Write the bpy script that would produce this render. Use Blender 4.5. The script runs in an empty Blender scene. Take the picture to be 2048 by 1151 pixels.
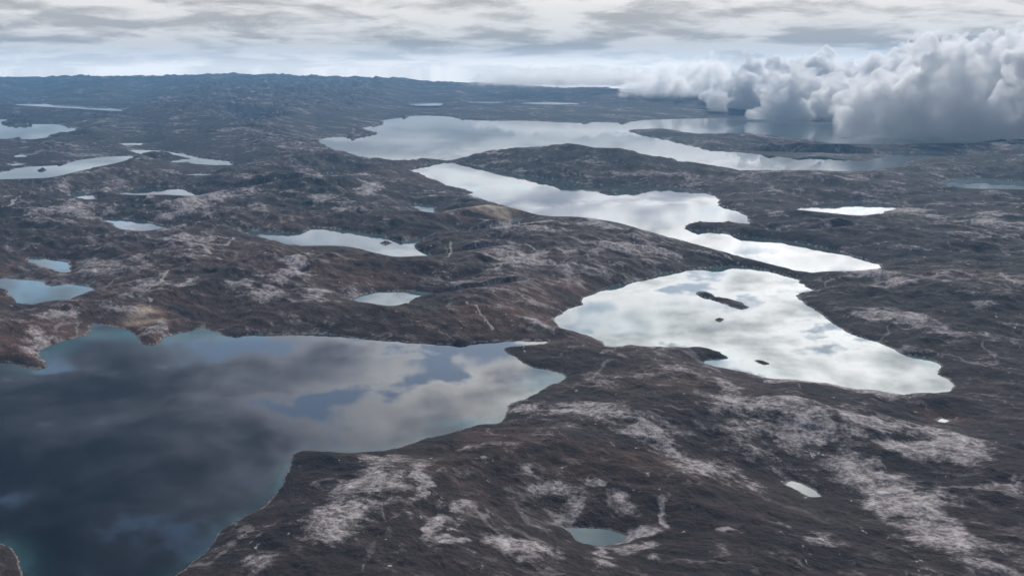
import bpy, math, random
import numpy as np

R = math.radians
scene = bpy.context.scene
col = scene.collection

# ------------------------------------------------------------------ camera
CAM_H = 800.0                    # metres above the lakes
FPX = 2010.0                     # focal length in pixels of a 2048 px wide frame
PITCH = math.atan((575.5 - 138.0) / FPX)
cam_d = bpy.data.cameras.new("camera")
cam = bpy.data.objects.new("camera", cam_d)
col.objects.link(cam)
cam.location = (0, 0, CAM_H)
cam.rotation_euler = (math.pi / 2 - PITCH, 0, 0)
cam_d.sensor_width = 36.0
cam_d.lens = 36.0 * FPX / 2048.0
cam_d.clip_start = 1.0
cam_d.clip_end = 300000.0
scene.camera = cam

# ------------------------------------------------------------------ render
scene.render.engine = "CYCLES"
scene.cycles.use_denoising = True
scene.cycles.max_bounces = 18
scene.cycles.volume_bounces = 14
scene.cycles.transparent_max_bounces = 16
scene.cycles.sample_clamp_indirect = 6.0
vs = scene.view_settings
vs.view_transform = "Standard"
vs.look = "None"
vs.exposure = 0.25
vs.gamma = 1.0
vs.use_curve_mapping = False

SUN_AZ, SUN_EL = 18.0, 31.0      # degrees right of the view direction, above the horizon


# ------------------------------------------------------------------ node helpers
class S:
    """a node socket with arithmetic"""
    tree = None

    def __init__(self, sock):
        self.s = sock

    @staticmethod
    def math(op, *args, clamp=False):
        n = S.tree.nodes.new("ShaderNodeMath")
        n.operation = op
        n.use_clamp = clamp
        for i, a in enumerate(args):
            if isinstance(a, S):
                S.tree.links.new(a.s, n.inputs[i])
            else:
                n.inputs[i].default_value = a
        return S(n.outputs[0])

    def __add__(a, b): return S.math("ADD", a, b)
    def __radd__(a, b): return S.math("ADD", b, a)
    def __sub__(a, b): return S.math("SUBTRACT", a, b)
    def __rsub__(a, b): return S.math("SUBTRACT", b, a)
    def __mul__(a, b): return S.math("MULTIPLY", a, b)
    def __rmul__(a, b): return S.math("MULTIPLY", b, a)
    def __truediv__(a, b): return S.math("DIVIDE", a, b)
    def __rtruediv__(a, b): return S.math("DIVIDE", b, a)


def smooth(x, a, b, lo=0.0, hi=1.0):
    n = S.tree.nodes.new("ShaderNodeMapRange")
    n.interpolation_type = "SMOOTHSTEP"
    S.tree.links.new(x.s, n.inputs[0])
    for i, v in zip((1, 2, 3, 4), (a, b, lo, hi)):
        n.inputs[i].default_value = v
    return S(n.outputs[0])


def combine(x, y, z):
    n = S.tree.nodes.new("ShaderNodeCombineXYZ")
    for i, a in enumerate((x, y, z)):
        if isinstance(a, S):
            S.tree.links.new(a.s, n.inputs[i])
        else:
            n.inputs[i].default_value = a
    return S(n.outputs[0])


def noise(vec, scale, detail=6, rough=0.55, dist=0.0, lac=2.0):
    n = S.tree.nodes.new("ShaderNodeTexNoise")
    n.inputs["Scale"].default_value = scale
    n.inputs["Detail"].default_value = detail
    n.inputs["Roughness"].default_value = rough
    n.inputs["Distortion"].default_value = dist
    n.inputs["Lacunarity"].default_value = lac
    if vec is not None:
        S.tree.links.new(vec.s, n.inputs["Vector"])
    return S(n.outputs["Fac"])


def mixc(f, a, b):
    n = S.tree.nodes.new("ShaderNodeMix")
    n.data_type = "RGBA"
    for sock, v in ((n.inputs[0], f), (n.inputs[6], a), (n.inputs[7], b)):
        if isinstance(v, S):
            S.tree.links.new(v.s, sock)
        elif isinstance(v, (int, float)):
            sock.default_value = v
        else:
            sock.default_value = (*v, 1.0)
    return S(n.outputs[2])


def scalec(c, f):
    n = S.tree.nodes.new("ShaderNodeVectorMath")
    n.operation = "SCALE"
    if isinstance(c, S):
        S.tree.links.new(c.s, n.inputs[0])
    else:
        n.inputs[0].default_value = c
    if isinstance(f, S):
        S.tree.links.new(f.s, n.inputs[3])
    else:
        n.inputs[3].default_value = f
    return S(n.outputs[0])


# ------------------------------------------------------------------ world: Nishita sky behind a broken cloud deck
world = bpy.data.worlds.new("World")
scene.world = world
world.use_nodes = True
wt = world.node_tree
wt.nodes.clear()
S.tree = wt
sky = wt.nodes.new("ShaderNodeTexSky")
sky.sky_type = "NISHITA"
sky.sun_disc = False
sky.sun_elevation = R(SUN_EL)
sky.sun_rotation = R(SUN_AZ)
sky.altitude = 800.0
tc = wt.nodes.new("ShaderNodeTexCoord")
sep = wt.nodes.new("ShaderNodeSeparateXYZ")
wt.links.new(tc.outputs["Generated"], sep.inputs[0])
dx, dy, dz = (S(o) for o in sep.outputs)
up = S.math("MAXIMUM", dz, 0.0)
inv = 1.0 / (up + 0.11)
deck = combine(dx * inv, dy * inv, 0.0)                 # where the view ray meets the cloud deck
sa, se = R(SUN_AZ), R(SUN_EL)
sdir = (math.sin(sa) * math.cos(se), math.cos(sa) * math.cos(se), math.sin(se))
cosang = dx * sdir[0] + dy * sdir[1] + dz * sdir[2]
glow = S.math("POWER", S.math("MAXIMUM", cosang, 0.0), 13.0)         # sun behind thin cloud
thick = noise(deck, 3.3, 11, 0.60, 0.15)
big = noise(combine(dx * inv + 3.7, dy * inv + 1.3, 4.0), 0.8, 4, 0.5, 0.2)
streak = noise(combine(dx * inv * 0.6 + 9.0, dy * inv, 8.0), 1.3, 9, 0.62, 0.2)
cover = S.math("MAXIMUM", smooth(thick * 0.75 + big * 0.25, 0.41, 0.47), smooth(up, 0.07, 0.15, 1.0, 0.0))
inv2 = 1.0 / (up + 0.17)
sheet = noise(combine(dx * inv2 + 2.0, dy * inv2 + 5.0, 8.0), 2.6, 10, 0.57, 0.3)   # long low sheets seen edge-on
low = smooth(up, 0.06, 0.14, 1.0, 0.0)
mix_ = (thick * 0.50 + big * 0.25 + streak * 0.25) * (1.0 - low) + (sheet * 0.85 + thick * 0.15) * low
shade = smooth(mix_, 0.42, 0.60)                                          # 1 = thick and dark
veil = smooth(up, 0.05, 0.16) * smooth(up, 0.29, 0.50, 1.0, 0.22)         # thin cloud only between the low and the high deck
rad = (smooth(up, 0.06, 0.40, 0.80, 0.16) + glow * 6.8 * veil) * (1.0 - shade * (0.74 - 0.28 * low))
rad = rad + smooth(up, 0.0, 0.025, 0.8, 0.0)                               # bright clearing far off under the deck
rad = rad + 0.5 * smooth(up, 0.058, 0.10) * smooth(up, 0.12, 0.20, 1.0, 0.0) * (1.0 - shade * 0.5)   # thinner cloud over the far side
cloud_col = mixc(smooth(rad, 0.4, 2.0), (0.83, 0.86, 1.0), (1.0, 0.985, 0.965))
cloud_col = mixc(low, cloud_col, (1.0, 0.965, 0.925))
cloud_rgb = scalec(cloud_col, rad * 6.67)
final = mixc(cover, S(sky.outputs[0]), cloud_rgb)
bg = wt.nodes.new("ShaderNodeBackground")
bg.inputs["Strength"].default_value = 0.15
wt.links.new(final.s, bg.inputs["Color"])
wo = wt.nodes.new("ShaderNodeOutputWorld")
wt.links.new(bg.outputs[0], wo.inputs["Surface"])
world.cycles.sampling_method = "MANUAL"
world.cycles.sample_map_resolution = 1024

# ------------------------------------------------------------------ sun (between broken clouds)
sun_d = bpy.data.lights.new("sun", "SUN")
sun_d.energy = 2.6
sun_d.angle = R(4)
sun_d.color = (1.0, 0.965, 0.915)
sun = bpy.data.objects.new("sun", sun_d)
col.objects.link(sun)
sun.rotation_euler = (R(90 - SUN_EL), 0, R(180 - SUN_AZ))
# the lamp shines along its -Z: tilt by 90-el about X, then turn so that light comes from azimuth SUN_AZ
sun.location = (0, 0, 3000)


# ------------------------------------------------------------------ numpy noise
def _perm(seed):
    rs = np.random.RandomState(seed)
    p = rs.permutation(256).astype(np.int32)
    return np.concatenate([p, p])


def gnoise2(x, y, seed):
    p = _perm(seed)
    ang = np.arange(256) / 256.0 * 2 * np.pi
    gx, gy = np.cos(ang).astype(np.float32), np.sin(ang).astype(np.float32)
    xi, yi = np.floor(x), np.floor(y)
    xf, yf = (x - xi).astype(np.float32), (y - yi).astype(np.float32)
    xi, yi = xi.astype(np.int32) & 255, yi.astype(np.int32) & 255
    u = xf * xf * xf * (xf * (xf * 6 - 15) + 10)
    v = yf * yf * yf * (yf * (yf * 6 - 15) + 10)
    x1, y1 = (xi + 1) & 255, (yi + 1) & 255
    h = p[p[xi] + yi]; n00 = gx[h] * xf + gy[h] * yf
    h = p[p[x1] + yi]; n10 = gx[h] * (xf - 1) + gy[h] * yf
    h = p[p[xi] + y1]; n01 = gx[h] * xf + gy[h] * (yf - 1)
    h = p[p[x1] + y1]; n11 = gx[h] * (xf - 1) + gy[h] * (yf - 1)
    a = n00 + u * (n10 - n00)
    b = n01 + u * (n11 - n01)
    return (a + v * (b - a)) * 1.5


def fbm2(x, y, scale, octaves, seed, gain=0.5, ridged=False):
    out = np.zeros(x.shape, np.float32)
    amp, f, tot = 1.0, 1.0 / scale, 0.0
    ca, sa_ = math.cos(0.6), math.sin(0.6)
    xx, yy = x, y
    for o in range(octaves):
        n = gnoise2(xx * f + 17.3 * o, yy * f + 5.1 * o, seed + o)
        if ridged:
            n = 1.0 - 2.0 * np.abs(n)
        out += amp * n
        tot += amp
        amp *= gain
        f *= 2.03
        xx, yy = ca * xx - sa_ * yy, sa_ * xx + ca * yy
    return out / tot


def gnoise3(x, y, z, seed):
    p = _perm(seed)
    rs = np.random.RandomState(seed + 99)
    g = rs.normal(size=(256, 3)).astype(np.float32)
    g /= np.linalg.norm(g, axis=1)[:, None]
    xi, yi, zi = np.floor(x), np.floor(y), np.floor(z)
    xf, yf, zf = [(a - b).astype(np.float32) for a, b in ((x, xi), (y, yi), (z, zi))]
    xi, yi, zi = [a.astype(np.int32) & 255 for a in (xi, yi, zi)]
    u, v, w = [t * t * t * (t * (t * 6 - 15) + 10) for t in (xf, yf, zf)]
    res = 0
    for i in (0, 1):
        for j in (0, 1):
            for k in (0, 1):
                h = p[p[p[(xi + i) & 255] + ((yi + j) & 255)] + ((zi + k) & 255)]
                d = g[h, 0] * (xf - i) + g[h, 1] * (yf - j) + g[h, 2] * (zf - k)
                res = res + d * (u if i else 1 - u) * (v if j else 1 - v) * (w if k else 1 - w)
    return res * 1.4


# ------------------------------------------------------------------ survey: photograph bearings to points on the ground
CP, SP = math.cos(PITCH), math.sin(PITCH)


def ground(px, py, z=0.0):
    """where the sight line through a point of the 2048 x 1151 photograph meets the level z"""
    px = np.asarray(px, float); py = np.asarray(py, float)
    u = (px - 1024.0) / FPX
    v = (575.5 - py) / FPX
    d = np.stack([u, v * SP + CP, v * CP - SP], -1)
    t = (z - CAM_H) / d[..., 2]
    return np.stack([d[..., 0] * t, d[..., 1] * t], -1)


def lift(px, py, dist):
    """a point at horizontal distance dist on the sight line through px, py"""
    u = (px - 1024.0) / FPX
    v = (575.5 - py) / FPX
    d = np.array([u, v * SP + CP, v * CP - SP])
    t = dist / math.hypot(d[0], d[1])
    return np.array([d[0] * t, d[1] * t, CAM_H + d[2] * t])


# each lake: (label, level, tint, outline)   tint: 0 deep blue-black, 1 milky grey-turquoise
LAKES = [
 ("large dark blue lake in the left foreground mirroring the broken clouds", 0, 0.0,
  [(-260,742),(-120,728),(0,721),(49,734),(71,739),(94,734),(92,723),(78,709),(82,699),(115,685),(149,676),(177,666),(188,648),(215,652),
   (257,659),(275,675),(288,687),(318,688),(321,675),(348,668),(382,662),(407,656),(424,659),(445,669),(473,674),(504,668),(563,670),
   (600,669),(659,668),(722,676),(795,683),(878,688),(934,690),(951,685),(1017,682),(1094,681),(1087,688),(1062,690),(1010,694),
   (1000,698),(1010,706),(1031,715),(1045,725),(1066,734),(1097,737),(1125,746),(1132,754),(1125,761),(1101,770),(1076,781),
   (1048,796),(1020,806),(1012,834),(995,848),(956,851),(900,868),(857,877),(813,891),(765,902),(703,905),(650,902),(602,902),
   (582,913),(578,939),(567,965),(545,996),(527,1014),(475,1040),(439,1062),(417,1097),(378,1132),(352,1151),(300,1190),(250,1230),(120,1260),(70,1210),
   (45,1160),(40,1119),(31,1102),(0,1086),(-60,1080),(-160,1060),(-280,980),(-330,860)]),
 ("wide bright lake at right centre mirroring white cloud, dotted with islets", 0, 0.6,
  [(1106,638),(1121,628),(1132,617),(1161,609),(1170,596),(1205,577),(1253,567),(1270,561),(1305,556),(1320,550),(1379,539),(1446,533),
   (1485,534),(1524,538),(1559,547),(1596,557),(1600,566),(1614,576),(1631,581),(1614,584),(1596,586),(1593,592),(1614,611),(1645,631),
   (1672,646),(1704,668),(1739,680),(1778,693),(1809,707),(1848,713),(1876,724),(1885,734),(1881,748),(1899,758),(1909,769),(1905,781),
   (1891,785),(1836,785),(1805,790),(1770,785),(1731,779),(1700,779),(1641,767),(1594,760),(1535,758),(1504,748),(1469,740),(1434,734),
   (1412,726),(1422,719),(1453,719),(1461,715),(1442,703),(1406,698),(1367,697),(1289,694),(1250,692),(1236,694),(1212,694),(1206,683),
   (1184,675),(1156,664),(1125,659),(1113,648)]),
 ("long bright lake curving below the big dark island in mid distance", 0, 0.25,
  [(822,340),(857,329),(888,325),(906,325),(930,327),(968,335),(1017,343),(1076,355),(1139,362),(1177,369),(1219,370),(1260,371),(1300,371),
   (1328,373),(1363,375),(1406,381),(1430,393),(1438,405),(1442,411),(1461,418),(1492,429),(1498,437),(1502,445),(1524,453),(1500,454),(1453,448),
   (1426,451),(1375,450),(1371,457),(1395,461),(1438,461),(1461,470),(1500,474),(1590,484),(1633,494),(1680,502),(1719,517),(1762,531),
   (1754,539),(1719,545),(1664,544),(1621,549),(1594,545),(1559,535),(1524,525),(1469,511),(1426,502),(1379,486),(1320,472),(1273,457),
   (1253,451),(1205,442),(1156,435),(1087,434),(1045,423),(996,408),(948,395),(927,388),(951,387),(930,380),(913,375),(871,362),(843,350)]),
 ("broad pale far lake spreading behind the big dark island", 0, 0.25,
  [(631,283),(652,275),(704,272),(753,269),(750,265),(720,258),(732,253),(767,248),(762,239),(815,235),(808,232),(843,231),(895,232),(927,239),
   (975,241),(1052,241),(1170,246),(1191,243),(1246,246),(1274,241),(1328,238),(1445,236),(1469,236),(1547,240),(1621,243),(1720,244),(1830,248),
   (1960,258),(2060,268),(2060,284),(1950,288),(1875,290),(1758,292),(1680,292),(1641,285),(1563,276),(1469,270),(1406,271),(1328,260),(1258,260),
   (1281,270),(1320,276),(1399,295),(1445,297),(1500,307),(1586,317),(1641,313),(1719,324),(1770,315),(1786,309),(1782,304),(1836,306),
   (1915,308),(1950,309),(1915,313),(1829,321),(1801,332),(1719,346),(1641,346),(1500,349),(1434,342),(1359,334),(1320,322),(1289,318),
   (1250,314),(1191,313),(1156,310),(1101,308),(1052,309),(1000,312),(961,314),(934,317),(906,320),(897,321),(871,318),(843,320),(809,327),
   (767,326),(739,322),(704,310),(670,300),(645,289)]),
 ("pale turquoise far lake cut by the left edge", 30, 1.0,
  [(-140,244),(0,237),(21,237),(36,240),(10,244),(5,249),(14,253),(42,249),(87,248),(118,246),(125,252),(155,257),(149,263),(122,266),
   (101,270),(94,275),(96,281),(49,281),(40,276),(25,277),(21,281),(0,280),(-140,272)]),
 ("thin bright far lake strip above the turquoise lake at left", 80, 0.3,
  [(28,209),(70,207),(139,209),(181,214),(229,217),(250,223),(195,222),(146,217),(70,214)]),
 ("faint narrow far water strip nearest the left horizon", 88, 0.3, [(28,200),(55,198),(85,200),(83,202),(40,203)]),
 ("tiny bright far pond below the skyline left of centre", 90, 0.3, [(266,205),(275,203),(290,204),(288,207),(272,208)]),
 ("tiny cyan far pond on the rugged hill left of centre", 40, 0.5, [(468,235),(490,235),(505,242),(497,245),(480,241)]),
 ("pale blue lake at the left edge with a small islet", 0, 0.9,
  [(-120,350),(0,343),(35,335),(87,331),(129,329),(156,319),(209,313),(257,311),(266,315),(254,324),(222,331),(188,335),(170,340),(146,348),
   (115,357),(70,359),(0,361),(-120,368)]),
 ("forked pale lake just right of the left edge lake", 0, 0.9,
  [(255,302),(271,298),(299,300),(334,303),(365,307),(393,315),(427,319),(455,322),(467,331),(434,332),(393,331),(375,326),(323,328),
   (306,321),(348,318),(381,317),(348,311),(320,308),(278,309)]),
 ("sliver of a pond under the forked pale lake", 0, 0.4, [(372,349),(395,347),(422,349),(410,353),(380,353)]),
 ("thin pond above the forked pale lake", 0, 0.4, [(240,287),(262,285),(290,287),(280,292),(248,291)]),
 ("small pond at left, upper of two above the edge lake", 0, 0.4, [(26,311),(40,308),(54,311),(50,316),(32,315)]),
 ("small pond at left, lower of two above the edge lake", 0, 0.4, [(21,328),(34,326),(46,328),(42,331),(28,332)]),
 ("narrow dark pond under a round hill at left", 0, 0.1,
  [(243,387),(268,377),(306,373),(348,374),(372,381),(396,390),(388,396),(368,394),(313,390),(271,394)]),
 ("small dim crooked pond left of the narrow dark pond", 0, 0.5, [(132,387),(150,384),(180,388),(192,394),(188,401),(172,406),(168,399),(150,396)]),
 ("pale grey lake in the brown hills left of centre", 0, 0.5,
  [(202,436),(243,438),(288,442),(320,449),(351,452),(334,457),(306,463),(278,464),(243,461),(226,452),(215,443)]),
 ("pale pointed lake in the middle of the left hills", 0, 0.6,
  [(478,462),(514,461),(556,464),(605,466),(620,459),(615,453),(640,455),(697,461),(746,468),(767,470),(781,480),(805,482),(826,476),(850,476),
   (847,482),(829,489),(831,497),(857,508),(861,513),(822,513),(798,519),(777,513),(739,503),(697,494),(652,494),(626,494),
   (591,493),(556,484),(515,473)]),
 ("small pale boomerang pond above the large foreground lake", 0, 0.7,
  [(704,600),(725,590),(763,584),(809,582),(857,584),(882,589),(861,590),(836,595),(819,605),(812,615),(774,616),(746,610)]),
 ("grey green lake at the left edge above the foreground lake", 0, 0.75,
  [(-70,560),(0,556),(52,558),(83,563),(94,570),(139,569),(167,569),(195,579),(167,588),(132,600),(87,605),(63,610),(35,605),(21,591),(10,576),(-30,572),(-70,570)]),
 ("small grey pond behind a dark knoll near the left edge", 0, 0.7,
  [(47,520),(63,513),(87,516),(136,523),(143,543),(122,545),(94,536),(76,529)]),
 ("small white glinting pond beside the long lake's brown shore", 0, 0.8, [(824,409),(848,410),(868,413),(871,423),(862,434),(848,429),(836,420)]),
 ("tiny white pond by the sandy patch under the long lake", 0, 0.9, [(1019,443),(1030,439),(1042,440),(1041,446),(1028,448)]),
 ("thin white pond left of the sandy patch", 0, 0.8, [(905,465),(918,461),(934,461),(930,466),(912,468)]),
 ("thin pale pond west of the long lake's upper end", 0, 0.5, [(636,349),(660,346),(694,348),(690,352),(655,353)]),
 ("small lake under the dark hill at right", 0, 0.2,
  [(1594,420),(1617,411),(1660,405),(1719,404),(1750,405),(1775,408),(1805,412),(1774,422),(1727,436),(1680,430),(1633,426)]),
 ("pale blue lake running out of the right edge", 0, 1.0,
  [(1872,365),(1899,360),(1954,355),(1993,358),(2048,362),(2180,366),(2180,386),(2048,381),(1973,379),(1934,381)]),
 ("tiny pond left below the right edge lake", 0, 0.4, [(1852,385),(1875,382),(1895,383),(1907,388),(1880,390)]),
 ("thin pond beside the long lake's narrow spit", 0, 0.4, [(1535,459),(1546,458),(1563,464),(1556,466),(1543,463)]),
 ("small murky teal pond in the foreground hillside", 0, 0.5,
  [(1124,1053),(1163,1055),(1214,1061),(1247,1072),(1236,1083),(1203,1089),(1169,1083),(1147,1067)]),
 ("small pale grey pointed pond on the right foreground slope", 0, 1.15,
  [(1573,969),(1584,962),(1612,971),(1640,991),(1617,991),(1589,977)]),
 ("tiny glinting pool right of the wide bright lake's end", 0, 1.15, [(1874,840),(1884,837),(1896,840),(1890,843),(1879,843)]),
 ("short bright far water strip under the central skyline", 90, 0.3, [(820,206),(845,204),(880,206),(872,210),(835,210)]),
 ("bright far water strip right of the central skyline", 90, 0.3, [(935,204),(965,202),(1008,204),(1000,208),(950,207)]),
 ("longest bright far water strip below the right skyline", 90, 0.3, [(1039,206),(1080,204),(1155,206),(1148,210),(1060,209)]),
]
# islands: (label, outline), standing in the lakes
ISLETS = [
 ("long low islet in the wide bright lake", [(1391,584),(1414,585),(1438,596),(1461,600),(1485,605),(1494,613),(1485,618),(1465,614),(1449,607),(1422,597),(1402,592)]),
 ("tiny rock islet below the long low islet", [(1424,639),(1437,635),(1451,637),(1438,643)]),
 ("small rock islet near the southern bay of the bright lake", [(1506,719),(1520,720),(1538,726),(1529,730),(1516,726)]),
 ("small dark islet under the big dark island's shore", [(1194,384),(1206,380),(1234,385),(1226,389),(1205,388)]),
 ("tiny islet in the pale pointed lake", [(763,487),(770,483),(780,486),(772,490)]),
 ("small islet in the pale blue left edge lake", [(73,341),(84,337),(97,340),(86,343)]),
]
BIG_ISLANDS = []


def catmull(pts, per_edge):
    p = np.asarray(pts, float)
    n = len(p)
    out = []
    for i in range(n):
        p0, p1, p2, p3 = p[i - 1], p[i], p[(i + 1) % n], p[(i + 2) % n]
        for k in range(per_edge):
            t = k / per_edge
            tt, t3 = t * t, t * t * t
            c = 0.5 * ((2 * p1) + (-p0 + p2) * t + (2 * p0 - 5 * p1 + 4 * p2 - p3) * tt + (-p0 + 3 * p1 - 3 * p2 + p3) * t3)
            out.append(c * 0.6 + (p1 + (p2 - p1) * t) * 0.4)
    return np.array(out)


def poly_sd(P, poly, lim):
    """signed distance to a closed outline, positive inside; only worked out within lim of its bounds"""
    sd = np.full(len(P), -lim, np.float32)
    lo, hi = poly.min(0) - lim, poly.max(0) + lim
    idx = np.nonzero((P[:, 0] > lo[0]) & (P[:, 0] < hi[0]) & (P[:, 1] > lo[1]) & (P[:, 1] < hi[1]))[0]
    x, y = P[idx, 0].astype(np.float32), P[idx, 1].astype(np.float32)
    best = np.full(len(idx), 1e18, np.float32)
    inside = np.zeros(len(idx), bool)
    a = poly.astype(np.float32)
    b = np.roll(poly, -1, 0).astype(np.float32)
    for (ax, ay), (bx, by) in zip(a, b):
        ex, ey = bx - ax, by - ay
        L = ex * ex + ey * ey
        if L < 1e-6:
            continue
        wx, wy = x - ax, y - ay
        t = np.clip((wx * ex + wy * ey) / L, 0, 1)
        qx, qy = wx - ex * t, wy - ey * t
        np.minimum(best, qx * qx + qy * qy, out=best)
        c = ((ay <= y) & (by > y)) | ((by <= y) & (ay > y))
        if c.any() and abs(ey) > 1e-9:
            xc = ax + (y - ay) * (ex / ey)
            inside ^= c & (x < xc)
    d = np.sqrt(best)
    sd[idx] = np.where(inside, d, -np.minimum(d, lim))
    return sd


# ------------------------------------------------------------------ terrain survey grid: a fan that thins out with distance
side = np.radians(32 + 53 * (np.arange(1, 61) / 60.0) ** 1.5)          # coarser land to both sides of the view
az = np.concatenate([-side[::-1], np.linspace(R(-32), R(32), 930), side])
NA = len(az)
dep = [R(a_) for a_ in (84, 78, 72, 66, 60, 55, 51, 48, 45, 43, 41, 40, 39)]
while dep[-1] > R(1.08):
    y = dep[-1]
    step = 0.00068 if y > R(4.5) else 0.00045
    dep.append(y - step)
rr = CAM_H / np.tan(np.array(dep))
NR = len(rr)
RG, AG = np.meshgrid(rr, az, indexing="ij")
X = (RG * np.sin(AG)).ravel()
Y = (RG * np.cos(AG)).ravel()
P = np.stack([X, Y], -1)
RAD = RG.ravel()
print("grid", NR, NA, NR * NA, "far", rr[-1])

# shoreline wiggle: outlines are broken up by noise that grows with distance
wig = (fbm2(X, Y, 70, 5, 5, 0.6) * 0.0055 + fbm2(X, Y, 330, 4, 55, 0.6) * 0.006) * RAD

LIM = 2500.0
owner = np.full(len(P), -1, np.int16)
sdw = np.full(len(P), -LIM, np.float32)       # positive in water
lvl_near = np.zeros(len(P), np.float32)
for k, (label, level, tint, pts) in enumerate(LAKES):
    g = ground(*np.array(catmull(pts, 3)).T, level)
    s = poly_sd(P, g, LIM)
    m = s > sdw
    sdw[m] = s[m]
    owner[m] = k
sd_isl = np.full(len(P), -LIM, np.float32)
isl_owner = np.full(len(P), -1, np.int16)
for k, (label, pts) in enumerate(ISLETS):
    g = ground(*np.array(catmull(pts, 3)).T, 0.0)
    s = poly_sd(P, g, 400.0)
    m = s > np.maximum(sd_isl, -399.0)
    sd_isl[m] = s[m]
    isl_owner[m] = k
sdw = np.minimum(sdw, -sd_isl)
sdn = sdw + np.clip(wig, -0.4 * np.abs(sdw) - 0.003 * RAD, 0.4 * np.abs(sdw) + 0.003 * RAD)
levels = np.array([l[1] for l in LAKES], np.float32)
lvl_near = np.where(owner >= 0, levels[owner], 0.0)
land = np.maximum(-sdn, 0.0)
deep = np.maximum(sdn, 0.0)

# ------------------------------------------------------------------ height of the land
# far skyline: bearing -> (row of the photograph, distance of the ridge)
SKX = [-700, 0, 150, 300, 470, 600, 800, 1000, 1100, 1250, 1400, 1500, 1700, 2048, 2700]
SKY = [158, 158, 155, 154, 151, 156, 163, 172, 177, 189, 203, 215, 225, 235, 240]
SKR = [38e3, 38e3, 38e3, 38e3, 38e3, 36e3, 32e3, 28e3, 26e3, 23e3, 20e3, 18.5e3, 18e3, 18e3, 18e3]
pxcol = 1024 + FPX * np.tan(AG.ravel()) / CP * 1.0
ry = np.interp(pxcol, SKX, SKY)
rR = np.interp(pxcol, SKX, SKR)
u_ = (pxcol - 1024) / FPX
v_ = (575.5 - ry) / FPX
slope = (v_ * CP - SP) / np.hypot(u_, v_ * SP + CP)
zR = CAM_H + slope * rR
t = np.clip((RAD - 12500.0) / (rR - 12500.0), 0, 1)
base = zR * t ** 1.25 * 0.93
over = np.clip((RAD - rR) / 9000.0, 0, 1)
base = base * (1 - over * over * (3 - 2 * over)) - 160 * over

far = np.clip((RAD - 3000) / 20000, 0, 1)
amp = 85 + 85 * far
rel = fbm2(X, Y, 1500, 6, 11, 0.52)
rdg = fbm2((X - Y) * 0.42, (X + Y) * 0.72, 900, 5, 31, 0.5, ridged=True)
knoll = fbm2(X, Y, 170, 5, 71, 0.5)
big_ = fbm2(X, Y, 5200, 3, 91, 0.5)
hill = amp * (0.55 + 0.9 * rel + 0.45 * rdg + 0.5 * big_)
hill = np.maximum(hill, 3.0 + 0.15 * hill)
rise = 1 - np.exp(-land / (260 + 0.045 * RAD))
z = hill * rise
near_w = 1 - np.exp(-land / (40 + 0.006 * RAD))
z += knoll * near_w * np.clip(RAD / 4500, 0.5, 1.0) * (20.0 + 26 * far)
XS, YS = (X - Y) * 0.42, (X + Y) * 0.72                 # the rock is grained from far left to near right
near_k = np.clip(RAD / 4500, 0.4, 1.0)
crag = fbm2(XS, YS, 330, 5, 171, 0.55, ridged=True)
z += np.maximum(fbm2(X, Y, 2600, 5, 611, 0.55, ridged=True), -0.2) * 95 * np.clip((RAD - 15000) / 14000, 0, 1) * rise
z += (crag + 0.25) * near_w * near_k * (27 + 34 * far)
z += fbm2(X, Y, 42, 4, 131, 0.55) * near_w * np.clip(1.4 - RAD / 9000, 0, 1) * 4.0


def mound(px, py, rx, ry_, hgt, rot=0.0, zc=0.0):
    """a named hill: centre seen at px, py; radii in metres across and along the view"""
    global z
    c = ground(px, py, zc)
    ca, s_ = math.cos(rot), math.sin(rot)
    ddx, ddy = X - c[0], Y - c[1]
    a = (ca * ddx + s_ * ddy) / rx
    b = (-s_ * ddx + ca * ddy) / ry_
    q = a * a + b * b
    z += 1.25 * hgt * np.exp(-q) * rise * (1 + 0.35 * rel)


for m in [(1130,335,700,620,100,0), (1290,345,600,480,95,0), (1010,325,500,420,50,0),          # big island
          (1420,285,500,400,38,0), (1600,303,700,380,42,0), (1350,270,350,320,22,0), (1750,303,500,320,20,0),   # long peninsula
          (480,250,1500,1500,130,0), (590,245,900,1000,70,0), (400,235,900,1200,80,0),
          (585,385,500,420,62,-.3), (300,355,420,260,20,0), (120,245,400,500,30,0),
          (1680,385,420,330,42,0), (1990,325,700,500,50,0), (1830,340,400,350,30,0),
          (170,505,240,200,40,0), (560,452,180,130,16,0), (640,545,500,300,32,-.5),
          (950,620,300,160,28,0), (1200,680,110,50,10,0), (1180,890,380,200,26,0.4), (760,1010,220,140,16,0),
          (1500,850,420,160,20,0), (1850,620,600,400,32,0), (350,600,260,120,18,0), (1200,500,400,260,22,-.4)]:
    mound(*m)

wl = np.exp(-land / (300 + 0.03 * RAD))
z = z + base * (1 - wl) + lvl_near * wl
z = np.where(sdn > 0, lvl_near - np.minimum(0.5 + deep * 0.09, 14.0), z + 0.15 + np.minimum(land * 0.06, 1.2))
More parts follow.
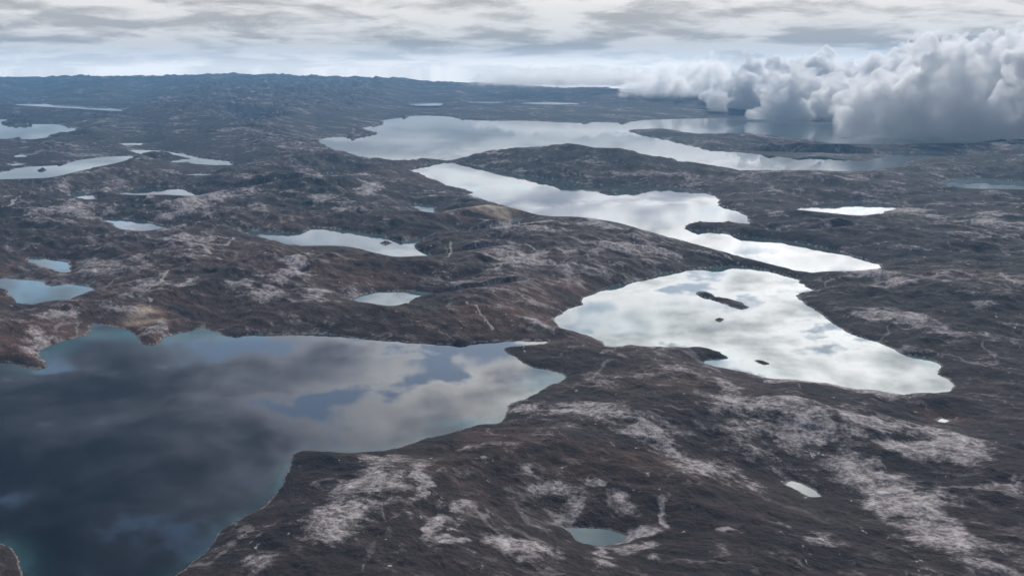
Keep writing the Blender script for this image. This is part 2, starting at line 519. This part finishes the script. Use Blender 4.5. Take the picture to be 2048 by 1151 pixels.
# crests of the big island and of the long peninsula, as seen against the water behind them
for r0, r1, keep, sil in [
    (8600, 14200, 0.75, [(1250,262),(1258,260),(1328,257),(1406,268),(1469,266),(1563,272),(1641,281),(1680,288),(1758,289),(1875,288),(1960,287)]),
    (5600, 10400, 0.85, [(890,322),(906,320),(934,312),(961,302),(1000,297),(1052,288),(1101,284),(1156,289),(1191,296),(1278,297),(1320,305),(1359,320),(1434,331),(1500,341),(1641,341),(1719,345),(1801,331),(1840,320)])]:
    sx_, sy_ = np.array(sil, float).T
    yy_ = np.interp(pxcol, sx_, sy_)
    vv_ = (575.5 - yy_) / FPX
    off_ = np.maximum(np.maximum(sx_[0] - pxcol, pxcol - sx_[-1]), 0) / FPX * RAD
    cz_ = CAM_H + (vv_ * CP - SP) / np.hypot(u_, vv_ * SP + CP) * RAD + off_ * 0.12
    wk_ = np.exp(-(off_ / 500.0) ** 2) * np.clip((RAD - r0) / 300, 0, 1) * np.clip((r1 - RAD) / 300, 0, 1)
    z = np.where(sdn <= 0, z * (1 - (1 - keep) * wk_), z)
    d_ = np.where((RAD > r0) & (RAD < r1) & (sdn <= 0), z - cz_, 0)
    z = z - np.where(d_ > 0, d_ * d_ / (d_ + 5.0), 0).astype(np.float32)
z = np.where(sdn <= 0, np.maximum(z, 0.1), z)
# the land in front of a far lake dips, so that its water lies open to the south
Z2, S2, O2 = z.reshape(NR, NA), sdn.reshape(NR, NA), owner.reshape(NR, NA)
for k, (label, level, tint, pts) in enumerate(LAKES):
    wet_ = (O2 == k) & (S2 > 0)
    cols = np.nonzero(wet_.any(0))[0]
    if not len(cols) or rr[wet_.any(1).argmax()] < 3300:
        continue
    rn = np.full(NA, np.nan)
    rn[cols] = rr[wet_[:, cols].argmax(0)]
    ext_ = np.clip(np.arange(NA), cols[0], cols[-1])
    evenly = lambda a_: np.convolve(np.pad(a_, 20, mode="edge"), np.hanning(43)[1:-1] / np.hanning(43).sum(), mode="valid")
    rn = evenly(np.interp(np.arange(NA), cols, rn[cols]))
    lat = np.abs(az - az[ext_])
    capz = CAM_H - (CAM_H - level) * rr[:, None] / rn[None, :] + 1.5 + lat[None, :] * rr[:, None] * 0.14
    ok = (rr[:, None] < rn[None, :]) & (S2 <= 0) & (k != 3)
    d_ = np.where(ok, Z2 - capz, 0)
    Z2 -= np.where(d_ > 0, d_ * d_ / (d_ + 4.0), 0)
    if (level > 0 and k != 8) or 8 < k < 15 or k == 3:                                       # open, gently rising ground behind the far lakes
        rf = evenly(np.interp(np.arange(NA), cols, rr[NR - 1 - wet_[::-1, cols].argmax(0)]))
        capz = level + 2 + (rr[:, None] - rf[None, :]) * (0.022 if k == 3 else 0.017 if level > 50 else 0.032) + np.maximum(rr[:, None] - rf[None, :] - 4000, 0) * 0.03 + lat[None, :] * rr[:, None] * 0.20
        ok = (rr[:, None] > rf[None, :]) & (S2 <= 0)
        d_ = np.where(ok, Z2 - capz, 0)
        Z2 -= np.where(d_ > 0, d_ * d_ / (d_ + 4.0), 0)
Z2[:] = np.where(S2 <= 0, np.maximum(Z2, lvl_near.reshape(NR, NA) * np.exp(-land / 900.0).reshape(NR, NA) + 0.1), Z2)
z = Z2.ravel().astype(np.float32)

# ------------------------------------------------------------------ ground cover survey: pale lichen rock, heath, rust moss
# ellipses of bare pale rock (px, py, rx, ry, weight, rotation) measured on the photograph, laid on the ground
ROCK = [(725,1000,62,40,1,.5),(690,1075,55,45,1,.4),(770,985,35,14,1,0),(655,1110,36,30,.8,0),(845,1005,9,30,1,.3),(868,1095,16,34,1,-.3),
 (905,1138,46,9,1,0),(1060,968,22,10,1,0),(1105,1005,32,16,1,.5),(1135,1035,20,10,1,.3),(1190,988,18,8,1,0),(1230,1020,24,18,1,.5),(1332,1052,12,24,1,.4),(1285,1080,44,12,1,0),
 (1212,1128,16,20,1,-.4),(1285,1120,30,12,.9,.4),(1020,1130,40,16,1,-.2),(930,1052,18,16,.8,0),(1130,832,90,22,.55,0),(1180,790,80,16,.4,0),(1285,900,46,8,.8,-.3),
 (1330,918,12,20,.8,0),(1460,822,34,34,.7,.5),(1560,855,130,26,.7,0),(1600,888,50,18,.9,-.3),(1450,960,80,26,.55,0),(1750,880,60,10,.9,0),
 (1722,905,26,16,.9,0),(1850,880,36,12,.8,0),(1880,930,60,20,1,.2),(1790,925,30,14,.9,.3),(1720,962,46,20,.9,.3),(1800,1005,60,30,.9,.3),(1835,1060,46,44,.8,0),
 (1880,1010,30,20,.8,0),(1760,1040,30,22,.7,0),(1890,1105,26,24,.8,.3),(1640,1120,48,18,.9,.2),(1565,1080,26,8,1,.4),(1990,1012,26,10,.6,.4),(1458,1085,22,5,1,0),
 (1720,812,70,5,.8,0),(1570,775,36,6,.9,.2),(1740,790,30,5,.7,0),(1020,548,50,10,1,.2),(1080,532,40,5,1,.6),(1000,480,9,14,.9,.5),(1010,462,24,4,.8,.3),(1060,475,60,4,.8,.3),
 (305,590,30,10,.6,0),(490,590,28,12,.9,.2),(385,585,16,9,1,0),(535,600,30,8,.8,.3),(630,605,14,10,1,0),(600,560,30,20,.7,.5),(405,500,40,12,.8,.3),(370,465,16,14,.9,0),
 (400,420,34,22,.9,.2),(310,415,10,8,1,0),(250,420,10,12,.9,0),(420,405,30,12,.8,0),(520,395,8,8,1,0),(660,380,40,16,.7,.2),(740,395,20,10,.8,0),(690,430,30,8,.6,.3),(640,420,16,8,.8,0),
 (100,435,60,10,.6,0),(100,690,40,8,.7,-.4),(120,640,20,7,1,0),(1650,420,40,10,.4,0),(1560,440,40,6,.5,0),(1470,440,30,8,.4,0),(1700,570,50,6,.5,.2),(1800,655,40,8,.7,.2),(1790,600,30,6,.5,.3),
 (1940,640,40,12,.5,.3),(1740,650,30,6,.7,.2),(1880,560,60,6,.4,.2),(1960,460,60,10,.5,.1),(1820,430,50,8,.5,.1),(1230,480,40,6,.6,.3),(1330,520,30,8,.4,.3),(1180,470,26,6,.7,.3),
 (1130,310,30,8,.6,0),(1280,318,30,8,.7,0),(1200,320,60,12,.5,0),(1230,190,70,6,.7,0),(1000,185,70,5,.5,0),(1700,380,40,10,.5,.4),(1590,365,30,8,.5,.2),(1990,300,40,10,.4,0)]
STREAMS = [[(333,507),(350,508),(370,515),(392,519),(408,527),(425,540),(445,550)],[(408,527),(440,520),(462,512),(472,493)],
 [(0,440),(14,436),(26,428),(36,416),(40,405)],[(303,622),(296,602),(310,592),(325,585),(332,570),(340,562)],
 [(935,632),(950,640),(962,652),(984,668)],[(1960,572),(1978,582),(1990,586),(2005,597),(2010,604),(2020,612),(2032,617),(2055,626),(2110,640)],
 [(1050,515),(1066,520),(1080,530),(1110,552)],[(896,545),(905,520),(900,500)],[(1030,460),(1055,470),(1080,475),(1110,484),(1140,497)]]
rock = np.zeros(len(P), np.float32)
wx_ = fbm2(X, Y, 120, 4, 401, 0.6) * 0.028 * RAD
wy_ = fbm2(X, Y, 160, 4, 431, 0.6) * 0.055 * RAD
for (px, py, rx, ry_, w, rot) in ROCK:
    c = ground(px, py)
    ex = ground(px + rx, py) - c
    ey = ground(px, py - ry_) - c
    ax, ay = np.hypot(*ex), np.hypot(*ey)
    m = (np.abs(X - c[0]) < 2.6 * (ax + ay)) & (np.abs(Y - c[1]) < 2.6 * (ax + ay))
    ddx, ddy = (X[m] + wx_[m] - c[0]) / ax, (Y[m] + wy_[m] - c[1]) / ay
    ca, s_ = math.cos(rot), math.sin(rot)
    a, b = ca * ddx - s_ * ddy, s_ * ddx + ca * ddy
    rock[m] = np.maximum(rock[m], w * np.exp(-0.7 * (a * a + b * b)))
stream = np.zeros(len(P), np.float32)
for line in STREAMS:
    g = ground(*np.array(line, float).T)
    for a, b in zip(g[:-1], g[1:]):
        e = b - a
        L = e @ e
        wd = 0.0010 * np.hypot(*a)
        m = (X > min(a[0], b[0]) - 9 * wd) & (X < max(a[0], b[0]) + 9 * wd) & (Y > min(a[1], b[1]) - 9 * wd) & (Y < max(a[1], b[1]) + 9 * wd)
        wx, wy = X[m] + 0.12 * wx_[m] - a[0], Y[m] + 0.12 * wy_[m] - a[1]
        tt = np.clip((wx * e[0] + wy * e[1]) / L, 0, 1)
        wob = fbm2(X[m], Y[m], 25 * wd, 3, 201) * 2.4 * wd
        d = np.hypot(wx - e[0] * tt, (wy - e[1] * tt) * 0.55) + wob
        stream[m] = np.maximum(stream[m], np.exp(-(d / (1.5 * wd)) ** 2))
# bare rock also crops out on the crests
rock = rock + 0.35 * np.clip((crag - 0.12) * 2.2, 0, 1) + 0.25 * np.clip(knoll * 1.6, -0.4, 1)
RUST = [(300,640,60,30,1),(200,600,70,30,.5),(60,690,90,40,.8),(120,660,60,25,.6),(30,600,40,25,.9),(1150,600,50,22,1),(1090,610,60,25,.6),(300,688,25,12,1),
 (10,540,30,20,.9),(880,358,60,12,.8),(560,455,60,14,.5),(960,445,110,10,.7),(700,560,180,25,.5),(560,520,150,30,.35),(1000,650,120,25,.5),(1290,790,120,30,.25),(1885,840,50,14,.7),(1960,590,50,16,.6),
 (980,900,80,40,.35),(1250,960,160,30,.35),(950,440,80,8,.6)]
rust = np.zeros(len(P), np.float32)
for (px, py, rx, ry_, w) in RUST:
    c = ground(px, py)
    ax = np.hypot(*(ground(px + rx, py) - c)); ay = np.hypot(*(ground(px, py - ry_) - c))
    rust = np.maximum(rust, w * np.exp(-(((X - c[0]) / ax) ** 2 + ((Y - c[1]) / ay) ** 2)).astype(np.float32))
warm = np.zeros(len(P), np.float32)
for (px, py, rx, ry_, w) in [(560,560,480,110,1),(150,690,240,80,1),(930,630,320,70,1),(760,480,300,50,.7),(980,940,260,70,.8),(1280,1000,260,60,.6),(250,470,300,60,.7),(1330,790,200,50,.6),(420,330,300,40,.6),(830,345,160,25,1),(1180,470,200,40,.5)]:
    c = ground(px, py)
    ax = np.hypot(*(ground(px + rx, py) - c)); ay = np.hypot(*(ground(px, py - ry_) - c))
    warm = np.maximum(warm, w * np.exp(-(((X - c[0]) / ax) ** 2 + ((Y - c[1]) / ay) ** 2)).astype(np.float32))
sand = np.zeros(len(P), np.float32)
for (px, py, rx, ry_, w) in [(950,434,70,4,1),(1010,438,30,4,.8),(290,637,30,9,.8),(285,650,40,4,.7)]:
    c = ground(px, py)
    ax = np.hypot(*(ground(px + rx, py) - c)); ay = np.hypot(*(ground(px, py - ry_) - c))
    sand = np.maximum(sand, w * np.exp(-(((X - c[0]) / ax) ** 2 + ((Y - c[1]) / ay) ** 2)).astype(np.float32))

# ------------------------------------------------------------------ materials
def new_mat(name):
    m = bpy.data.materials.new(name)
    m.use_nodes = True
    m.node_tree.nodes.clear()
    S.tree = m.node_tree
    return m, m.node_tree


def attr(name):
    n = S.tree.nodes.new("ShaderNodeAttribute")
    n.attribute_name = name
    return S(n.outputs["Fac"])


def tundra_material():
    m, t_ = new_mat("tundra")
    geo = t_.nodes.new("ShaderNodeNewGeometry")
    pos = S(geo.outputs["Position"])
    sp = t_.nodes.new("ShaderNodeSeparateXYZ")
    t_.links.new(pos.s, sp.inputs[0])
    x, y, zz = (S(o) for o in sp.outputs)
    flat = combine((x - y) * 0.40, (x + y) * 0.70, 0.0)
    rockb, streamb, rustb, sandb, shoreb, warmb = (attr(a) for a in ("rock", "stream", "rust", "sand", "shore", "warm"))
    n1 = noise(flat, 1 / 900, 8, 0.62, 0.4)
    n2 = noise(flat, 1 / 260, 9, 0.66, 0.6)
    n3 = noise(flat, 1 / 45, 8, 0.68, 0.3)
    n4 = noise(combine(x, y, 3.0), 1 / 9, 5, 0.65)
    fine = n2 * 0.58 + n3 * 0.32 + n4 * 0.10
    # heath: near-black green-brown to brown
    heath = mixc(smooth(n1 * 0.5 + n3 * 0.5, 0.38, 0.62), (0.017, 0.0125, 0.0135), (0.060, 0.041, 0.039))
    heath = mixc(smooth(n2, 0.5, 0.72) * 0.5, heath, (0.062, 0.058, 0.046))
    heath = mixc(warmb * smooth(n3 * 0.5 + n1 * 0.5, 0.36, 0.60), heath, (0.090, 0.054, 0.044))
    heath = mixc(rustb * smooth(fine, 0.40, 0.62), heath, (0.19, 0.088, 0.052))
    heath = mixc(smooth(n2, 0.34, 0.47, 1.0, 0.0) * 0.7, heath, (0.013, 0.0105, 0.011))      # wet black peat
    n5 = noise(combine(x * 0.9, y * 0.6, 7.0), 1 / 22, 6, 0.7, 0.15)
    # thin grey lichen mottling
    mot = smooth(n3 * 0.55 + n5 * 0.45 + (n2 - 0.5) * 0.30 + (n1 - 0.5) * 0.35, 0.52, 0.64)
    heath = mixc(mot * 0.45, heath, (0.20, 0.178, 0.185))
    # bare lichen-grey rock
    amount = fine + rockb * 0.20 + (n1 - 0.5) * 0.22
    rockm = smooth(amount, 0.585, 0.70) * smooth(n5 * 0.6 + n4 * 0.4, 0.36, 0.56, 0.45, 1.0)
    rockc = mixc(smooth(n5 * 0.5 + n4 * 0.5, 0.35, 0.65), (0.20, 0.178, 0.180), (0.58, 0.52, 0.52))
    c = mixc(rockm, heath, rockc)
    c = mixc(smooth(n5 + rockb * 0.06 + (n2 - 0.5) * 0.3, 0.66, 0.72) * 0.8, c, (0.62, 0.59, 0.59))     # white quartz faces
    # thin winding gullies washed pale
    g1 = noise(combine(x, y * 0.8, 11.0), 1 / 420, 5, 0.5, 0.8)
    gl = S.math("ABSOLUTE", g1 - 0.5)
    gm = smooth(gl + (n5 - 0.5) * 0.02, 0.004, 0.011, 1.0, 0.0) * smooth(n1 + (n3 - 0.5) * 0.8, 0.44, 0.60)
    c = mixc(gm * 0.45, c, (0.40, 0.37, 0.36))
    c = mixc(smooth(streamb + (n3 - 0.5) * 1.1, 0.35, 0.85) * 0.9, c, (0.42, 0.39, 0.38))
    c = mixc(sandb * smooth(fine, 0.35, 0.55), c, (0.55, 0.44, 0.33))
    # washed pale stones along the water line
    c = mixc(smooth(shoreb + (n3 - 0.5) * 0.8 + (n2 - 0.5) * 0.8, 0.40, 0.85) * 0.75, c, (0.36, 0.32, 0.30))
    bump = t_.nodes.new("ShaderNodeBump")
    bump.inputs["Strength"].default_value = 0.9
    bump.inputs["Distance"].default_value = 13.0
    hgt = n3 * 0.7 + n4 * 0.35
    t_.links.new(hgt.s, bump.inputs["Height"])
    bs = t_.nodes.new("ShaderNodeBsdfPrincipled")
    t_.links.new(c.s, bs.inputs["Base Color"])
    t_.links.new(bump.outputs[0], bs.inputs["Normal"])
    bs.inputs["Roughness"].default_value = 0.95
    bs.inputs["Specular IOR Level"].default_value = 0.12
    out = t_.nodes.new("ShaderNodeOutputMaterial")
    t_.links.new(bs.outputs[0], out.inputs["Surface"])
    return m


def water_material():
    m, t_ = new_mat("lake_water")
    geo = t_.nodes.new("ShaderNodeNewGeometry")
    pos = S(geo.outputs["Position"])
    shal, tint = attr("shallow"), attr("tint")
    n1 = noise(pos, 1 / 160, 5, 0.6)
    n2 = noise(pos, 1 / 500, 3, 0.5)
    bed = smooth(shal, 0.1, 1.0) * smooth(n2 + (n1 - 0.5) * 0.5, 0.35, 0.65)
    deep_c = mixc(tint, (0.001, 0.004, 0.013), (0.075, 0.155, 0.17))
    deep_c = mixc(smooth(tint, 1.0, 1.15), deep_c, (0.22, 0.225, 0.215))
    c = mixc(bed * 0.6, deep_c, mixc(tint, (0.05, 0.125, 0.13), (0.15, 0.26, 0.27)))
    c = mixc(smooth(attr("shelf_and_sky") + (n1 - 0.5) * 0.5, 0.15, 1.0) * 0.6, c, (0.07, 0.21, 0.25))
    # wind lanes: faint ripples roughen parts of the surface
    sx_ = t_.nodes.new("ShaderNodeSeparateXYZ")
    t_.links.new(pos.s, sx_.inputs[0])
    lanes = noise(combine(S(sx_.outputs[0]) * 0.35, S(sx_.outputs[1]), 0.0), 1 / 700, 5, 0.6, 0.4)
    rough = smooth(lanes, 0.47, 0.58, 0.008, 0.04)
    bs = t_.nodes.new("ShaderNodeBsdfPrincipled")
    t_.links.new(c.s, bs.inputs["Base Color"])
    t_.links.new(rough.s, bs.inputs["Roughness"])
    bs.inputs["IOR"].default_value = 1.333
    out = t_.nodes.new("ShaderNodeOutputMaterial")
    t_.links.new(bs.outputs[0], out.inputs["Surface"])
    return m


MAT_LAND = tundra_material()
MAT_WATER = water_material()

# ------------------------------------------------------------------ meshes from the grid
ii, jj = np.meshgrid(np.arange(NR - 1), np.arange(NA - 1), indexing="ij")
q0 = (ii * NA + jj).ravel()
QUADS = np.stack([q0, q0 + 1, q0 + NA + 1, q0 + NA], -1)      # seen from above: counter-clockwise fixed below
QUADS = QUADS[:, ::-1]


def mesh_obj(name, verts, quads, mat, attrs, smooth_shade=True):
    me = bpy.data.meshes.new(name)
    nv, nq = len(verts), len(quads)
    me.vertices.add(nv)
    me.vertices.foreach_set("co", np.ascontiguousarray(verts, np.float32).ravel())
    me.loops.add(nq * 4)
    me.loops.foreach_set("vertex_index", np.ascontiguousarray(quads, np.int32).ravel())
    me.polygons.add(nq)
    me.polygons.foreach_set("loop_start", np.arange(0, nq * 4, 4, dtype=np.int32))
    me.polygons.foreach_set("loop_total", np.full(nq, 4, np.int32))
    if smooth_shade:
        me.polygons.foreach_set("use_smooth", np.ones(nq, bool))
    for k, v in attrs.items():
        a = me.attributes.new(k, "FLOAT", "POINT")
        a.data.foreach_set("value", np.ascontiguousarray(v, np.float32))
    me.update()
    me.validate()
    me.materials.append(mat)
    o = bpy.data.objects.new(name, me)
    col.objects.link(o)
    return o


def sub(quads):
    used, invx = np.unique(quads, return_inverse=True)
    return used, invx.reshape(quads.shape)


def tag(o, label, cat, kind=None, group=None):
    o["label"] = label
    o["category"] = cat
    if kind: o["kind"] = kind
    if group: o["group"] = group


V3 = np.stack([X, Y, z], -1)
shore_w = np.exp(-land / (2.5 + 0.0022 * RAD)) * (sdn <= 0)
land_attr = {"rock": rock, "stream": stream, "rust": rust, "sand": sand, "warm": warm, "shore": shore_w}
cell_isl = np.full(len(QUADS), -1, np.int16)
near_isl = sd_isl[QUADS].max(1) > -(0.004 * RAD[QUADS[:, 0]] + 4)
cell_isl[near_isl] = isl_owner[QUADS[near_isl, 0]]


def land_piece(name, mask):
    used, q = sub(QUADS[mask])
    return mesh_obj(name, V3[used], q, MAT_LAND, {k: v[used] for k, v in land_attr.items()})


o = land_piece("terrain", cell_isl < 0)
tag(o, "dark brown tundra land with pale lichen rock, rolling to blue far hills", "land", "structure")
for k, (label, pts) in enumerate(ISLETS):
    if (cell_isl == k).any():
        tag(land_piece("islet", cell_isl == k), label, "islet", "structure", "rocky islets in the lakes")

wet = (sdn > -(3 + 0.0025 * RAD)).reshape(NR, NA)
ci, cj = np.meshgrid(np.arange(0, NR - 2, 2), np.arange(0, NA - 2, 2), indexing="ij")
w9 = np.zeros(ci.shape, bool)
for a_ in (0, 1, 2):
    for b_ in (0, 1, 2):
        w9 |= wet[ci + a_, cj + b_]
cq = (ci * NA + cj)
WQ = np.stack([cq, cq + 1 * 2, cq + 2 * NA + 2, cq + 2 * NA], -1).reshape(-1, 4)[:, ::-1]
cell_owner = np.where(w9.ravel(), owner[(cq + NA + 1).ravel()], -1)
for k, (label, level, tint, pts) in enumerate(LAKES):
    m = cell_owner == k
    if not m.any():
        print("EMPTY LAKE", label)
        continue
    used, q = sub(WQ[m])
    v = V3[used].copy()
    v[:, 2] = level
    shelf_and_sky = np.zeros(len(used))
    for (px, py, rx, ry_, w_) in [(1445,712,60,22,1),(1560,742,40,14,.8),(1860,722,40,14,.9),(1260,645,120,30,1),(330,668,260,18,.9),(110,700,80,25,.7),(1090,760,70,30,.9),(960,845,110,16,.8),(590,930,26,60,.6),(50,1130,30,40,.3)]:  # turquoise shallows; the one at the bright lake's west also paints reflected blue sky
        c_ = ground(px, py)
        ax = np.hypot(*(ground(px + rx, py) - c_)); ay = np.hypot(*(ground(px, py - ry_) - c_))
        shelf_and_sky = np.maximum(shelf_and_sky, w_ * np.exp(-(((X[used] - c_[0]) / ax) ** 2 + ((Y[used] - c_[1]) / ay) ** 2)))
    sh = np.exp(-deep[used] / (22 + 0.009 * RAD[used]))
    tag(mesh_obj("lake", v, q, MAT_WATER, {"shallow": sh, "shelf_and_sky": shelf_and_sky, "tint": np.full(len(used), tint)}), label, "lake", "structure")


# ------------------------------------------------------------------ clouds: real bodies of scattering air
def surface_nets(F, origin, cell):
    nx, ny, nz = F.shape
    ins = F > 0
    acc = np.zeros((nx - 1, ny - 1, nz - 1, 3), np.float32)
    cnt = np.zeros((nx - 1, ny - 1, nz - 1), np.float32)
    c8 = [(i, j, k) for i in (0, 1) for j in (0, 1) for k in (0, 1)]
    sl = lambda i, n: slice(i, n - 1 + i)
    for a in c8:
        for b in c8:
            if a < b and sum(abs(p - q) for p, q in zip(a, b)) == 1:
                fa = F[sl(a[0], nx), sl(a[1], ny), sl(a[2], nz)]
                fb = F[sl(b[0], nx), sl(b[1], ny), sl(b[2], nz)]
                cr = (fa > 0) != (fb > 0)
                tt = np.where(cr, fa / np.where(cr, fa - fb, 1), 0)
                for ax in range(3):
                    acc[..., ax] += np.where(cr, a[ax] + (b[ax] - a[ax]) * tt, 0)
                cnt += cr
    act = cnt > 0
    idx = -np.ones(act.shape, np.int64)
    idx[act] = np.arange(act.sum())
    gi = np.stack(np.nonzero(act), -1)
    V = (gi + acc[act] / cnt[act][:, None]) * cell + origin
    faces = []
    for ax in range(3):
        A = np.moveaxis(ins, ax, 0)
        I = np.moveaxis(idx, ax, 0)
        ch = A[:-1, 1:-1, 1:-1] != A[1:, 1:-1, 1:-1]
        s_, u, v = np.nonzero(ch)
        q = np.stack([I[s_, u, v], I[s_, u + 1, v], I[s_, u + 1, v + 1], I[s_, u, v + 1]], -1)
        flip = A[s_, u + 1, v + 1]
        if ax == 1:
            flip = ~flip
        q[~flip] = q[~flip][:, ::-1]
        faces.append(q)
    return V, np.concatenate(faces)


def cloud_material(name, density, aniso=0.5, scale=1 / 420, lo=0.40, hi=0.60):
    m, t_ = new_mat(name)
    tc_ = t_.nodes.new("ShaderNodeTexCoord")
    n_ = noise(S(tc_.outputs["Object"]), scale, 5, 0.62, 0.3)
    vol = t_.nodes.new("ShaderNodeVolumePrincipled")
    vol.inputs["Color"].default_value = (0.997, 0.997, 0.998, 1)
    sg_ = t_.nodes.new("ShaderNodeSeparateXYZ")
    t_.links.new(tc_.outputs["Generated"], sg_.inputs[0])
    foot = smooth(S(sg_.outputs[2]), 0.02, 0.42, 0.06, 1.0)          # the undersides fray out
    t_.links.new((smooth(n_, lo, hi) * foot * density).s, vol.inputs["Density"])
    vol.inputs["Anisotropy"].default_value = aniso
    out = t_.nodes.new("ShaderNodeOutputMaterial")
    t_.links.new(vol.outputs[0], out.inputs["Volume"])
    m.cycles.volume_step_rate = 0.25
    return m


MAT_CLOUD = cloud_material("cloud_vapour", 0.015, 0.3, scale=1 / 360, lo=0.41, hi=0.61)
MAT_THIN = cloud_material("thin_cloud_vapour", 0.0038)
MAT_MIST = cloud_material("mist_vapour", 0.0007, lo=0.3, hi=0.7)


def cloud(label, px, py, dist, wpx, hpx, seed, n=16, mat=None, res=105, name="cloud", depth=0.8, billow=0.5, group="cumulus clouds along the right skyline"):
    """px, py: where its middle is seen; wpx, hpx: its seen size; dist in metres"""
    rs = np.random.RandomState(seed)
    c = lift(px, py, dist)
    W, H = wpx / FPX * dist, hpx / FPX * dist
    D = W * depth
    ang = math.atan2(c[0], c[1])
    cell = W / res
    ext = np.array([W, D, H]) * 0.5 * 1.25 + 4 * cell
    dims = np.ceil(2 * ext / cell).astype(int) + 1
    gx, gy, gz = [(-e + cell * np.arange(k)).astype(np.float32) for e, k in zip(ext, dims)]
    GX, GY, GZ = np.meshgrid(gx, gy, gz, indexing="ij")
    F = np.full(GX.shape, -1.0, np.float32)
    for k in range(n):
        a = rs.uniform(-1, 1, 3)
        rad_ = H * rs.uniform(0.14, 0.38)
        x0 = a[0] * (W / 2 - rad_ * 0.8)
        y0 = a[1] * (D / 2 - rad_ * 0.8)
        edge = math.sqrt(max(0.0, 1 - (x0 / (W / 2)) ** 2 * 0.85))
        top = H * (edge * rs.uniform(0.55, 1.0))
        z0 = -H / 2 + max(top - rad_, rad_ * 0.55)
        q = 1 - np.sqrt((GX - x0) ** 2 + (GY - y0) ** 2 + ((GZ - z0) / (1.0 if k % 3 else 0.8)) ** 2) / rad_
        F = np.maximum(F, q)
        # trunk below
        q = 1 - np.sqrt(((GX - x0) / 1.15) ** 2 + ((GY - y0) / 1.15) ** 2 + ((GZ - (z0 - H / 2) / 2) / max(0.6, (z0 + H / 2) / (2 * rad_))) ** 2) / rad_
        F = np.maximum(F, q)
    core = 1 - np.sqrt((GX / (W * 0.47)) ** 2 + (GY / (D * 0.47)) ** 2 + ((GZ + H * 0.2) / (H * 0.34)) ** 2)
    F = np.maximum(F, core)
    nb = np.zeros_like(F)
    amp_, f, tot = 1.0, 1 / (0.36 * H), 0.0
    for o_ in range(5):
        nn = gnoise3((GX + c[0]) * f, (GY + c[1]) * f, GZ * f + seed, 300 + o_)
        nb += amp_ * (np.abs(nn) * 2 - 0.55)
        amp_ *= 0.62
        f *= 2.1
    F = F + billow * nb
    F -= np.clip((-GZ - H * 0.38) / (H * 0.12), 0, 2) * 0.5         # flattish underside
    for ax in range(3):
        sl0 = [slice(None)] * 3; sl0[ax] = slice(0, 2); F[tuple(sl0)] = -1
        sl0[ax] = slice(-2, None); F[tuple(sl0)] = -1
    ins = F > 0                                                     # keep one connected body
    cur = np.zeros_like(ins)
    cur[np.unravel_index(np.argmax(F), F.shape)] = True
    last = -1
    while cur.sum() != last:
        last = cur.sum()
        for _ in range(3):
            for ax in range(3):
                for sh in (1, -1):
                    cur |= np.roll(cur, sh, ax) & ins
    F = np.where(ins & ~cur, -0.01, F)
    V, Q = surface_nets(F, np.array([-ext[0], -ext[1], -ext[2]]), cell)
    ob = mesh_obj(name, V, Q, mat or MAT_CLOUD, {})
    ob.location = (c[0], c[1], c[2])
    ob.rotation_euler = (0, 0, -ang)
    tag(ob, label, "cloud", "thing", group)
    return ob


cloud("tall grey billowing cumulus at the right edge of the sky", 2020, 168, 13500, 540, 215, 1, 50)
cloud("white heaped cumulus left of the tall right edge cloud", 1790, 172, 17000, 470, 150, 2, 48)
cloud("pale cumulus bank above the far lake's right arm", 1620, 162, 20000, 400, 130, 3, 44)
cloud("low ragged cloud resting on the right end of the central skyline", 1410, 160, 23000, 340, 86, 4, 40, MAT_THIN)
cloud("long thin far cloud row over the central skyline", 1160, 148, 26000, 460, 56, 6, 60, MAT_THIN)
cloud("thin mist skirt hanging over the right hills", 1960, 256, 13000, 460, 80, 8, 14, MAT_MIST, billow=0.2, group="mist under the clouds")

# ------------------------------------------------------------------ haze: one box of faintly scattering air
m, t_ = new_mat("haze_air")
vol = t_.nodes.new("ShaderNodeVolumePrincipled")
vol.inputs["Color"].default_value = (0.29, 0.62, 1.0, 1)
vol.inputs["Density"].default_value = 2.2e-5
vol.inputs["Anisotropy"].default_value = 0.0
out = t_.nodes.new("ShaderNodeOutputMaterial")
t_.links.new(vol.outputs[0], out.inputs["Volume"])
HX, HY0, HY1, HZ0, HZ1 = 44000.0, -3000.0, 44000.0, min(float(z.min()), -190.0) - 1.5, 1500.0
hv = np.array([(sx, sy, sz) for sz in (HZ0, HZ1) for sx, sy in ((-HX, HY0), (HX, HY0), (HX, HY1), (-HX, HY1))])
hq = np.array([(3, 2, 1, 0), (4, 5, 6, 7), (0, 1, 5, 4), (1, 2, 6, 5), (2, 3, 7, 6), (3, 0, 4, 7)])
hz = mesh_obj("haze", hv, hq, m, {}, False)
tag(hz, "faint blue haze in the air over the far hills", "haze", "stuff")
tris = sum(len(o.data.polygons) * 2 for o in scene.objects if o.type == "MESH")
print("triangles", tris)
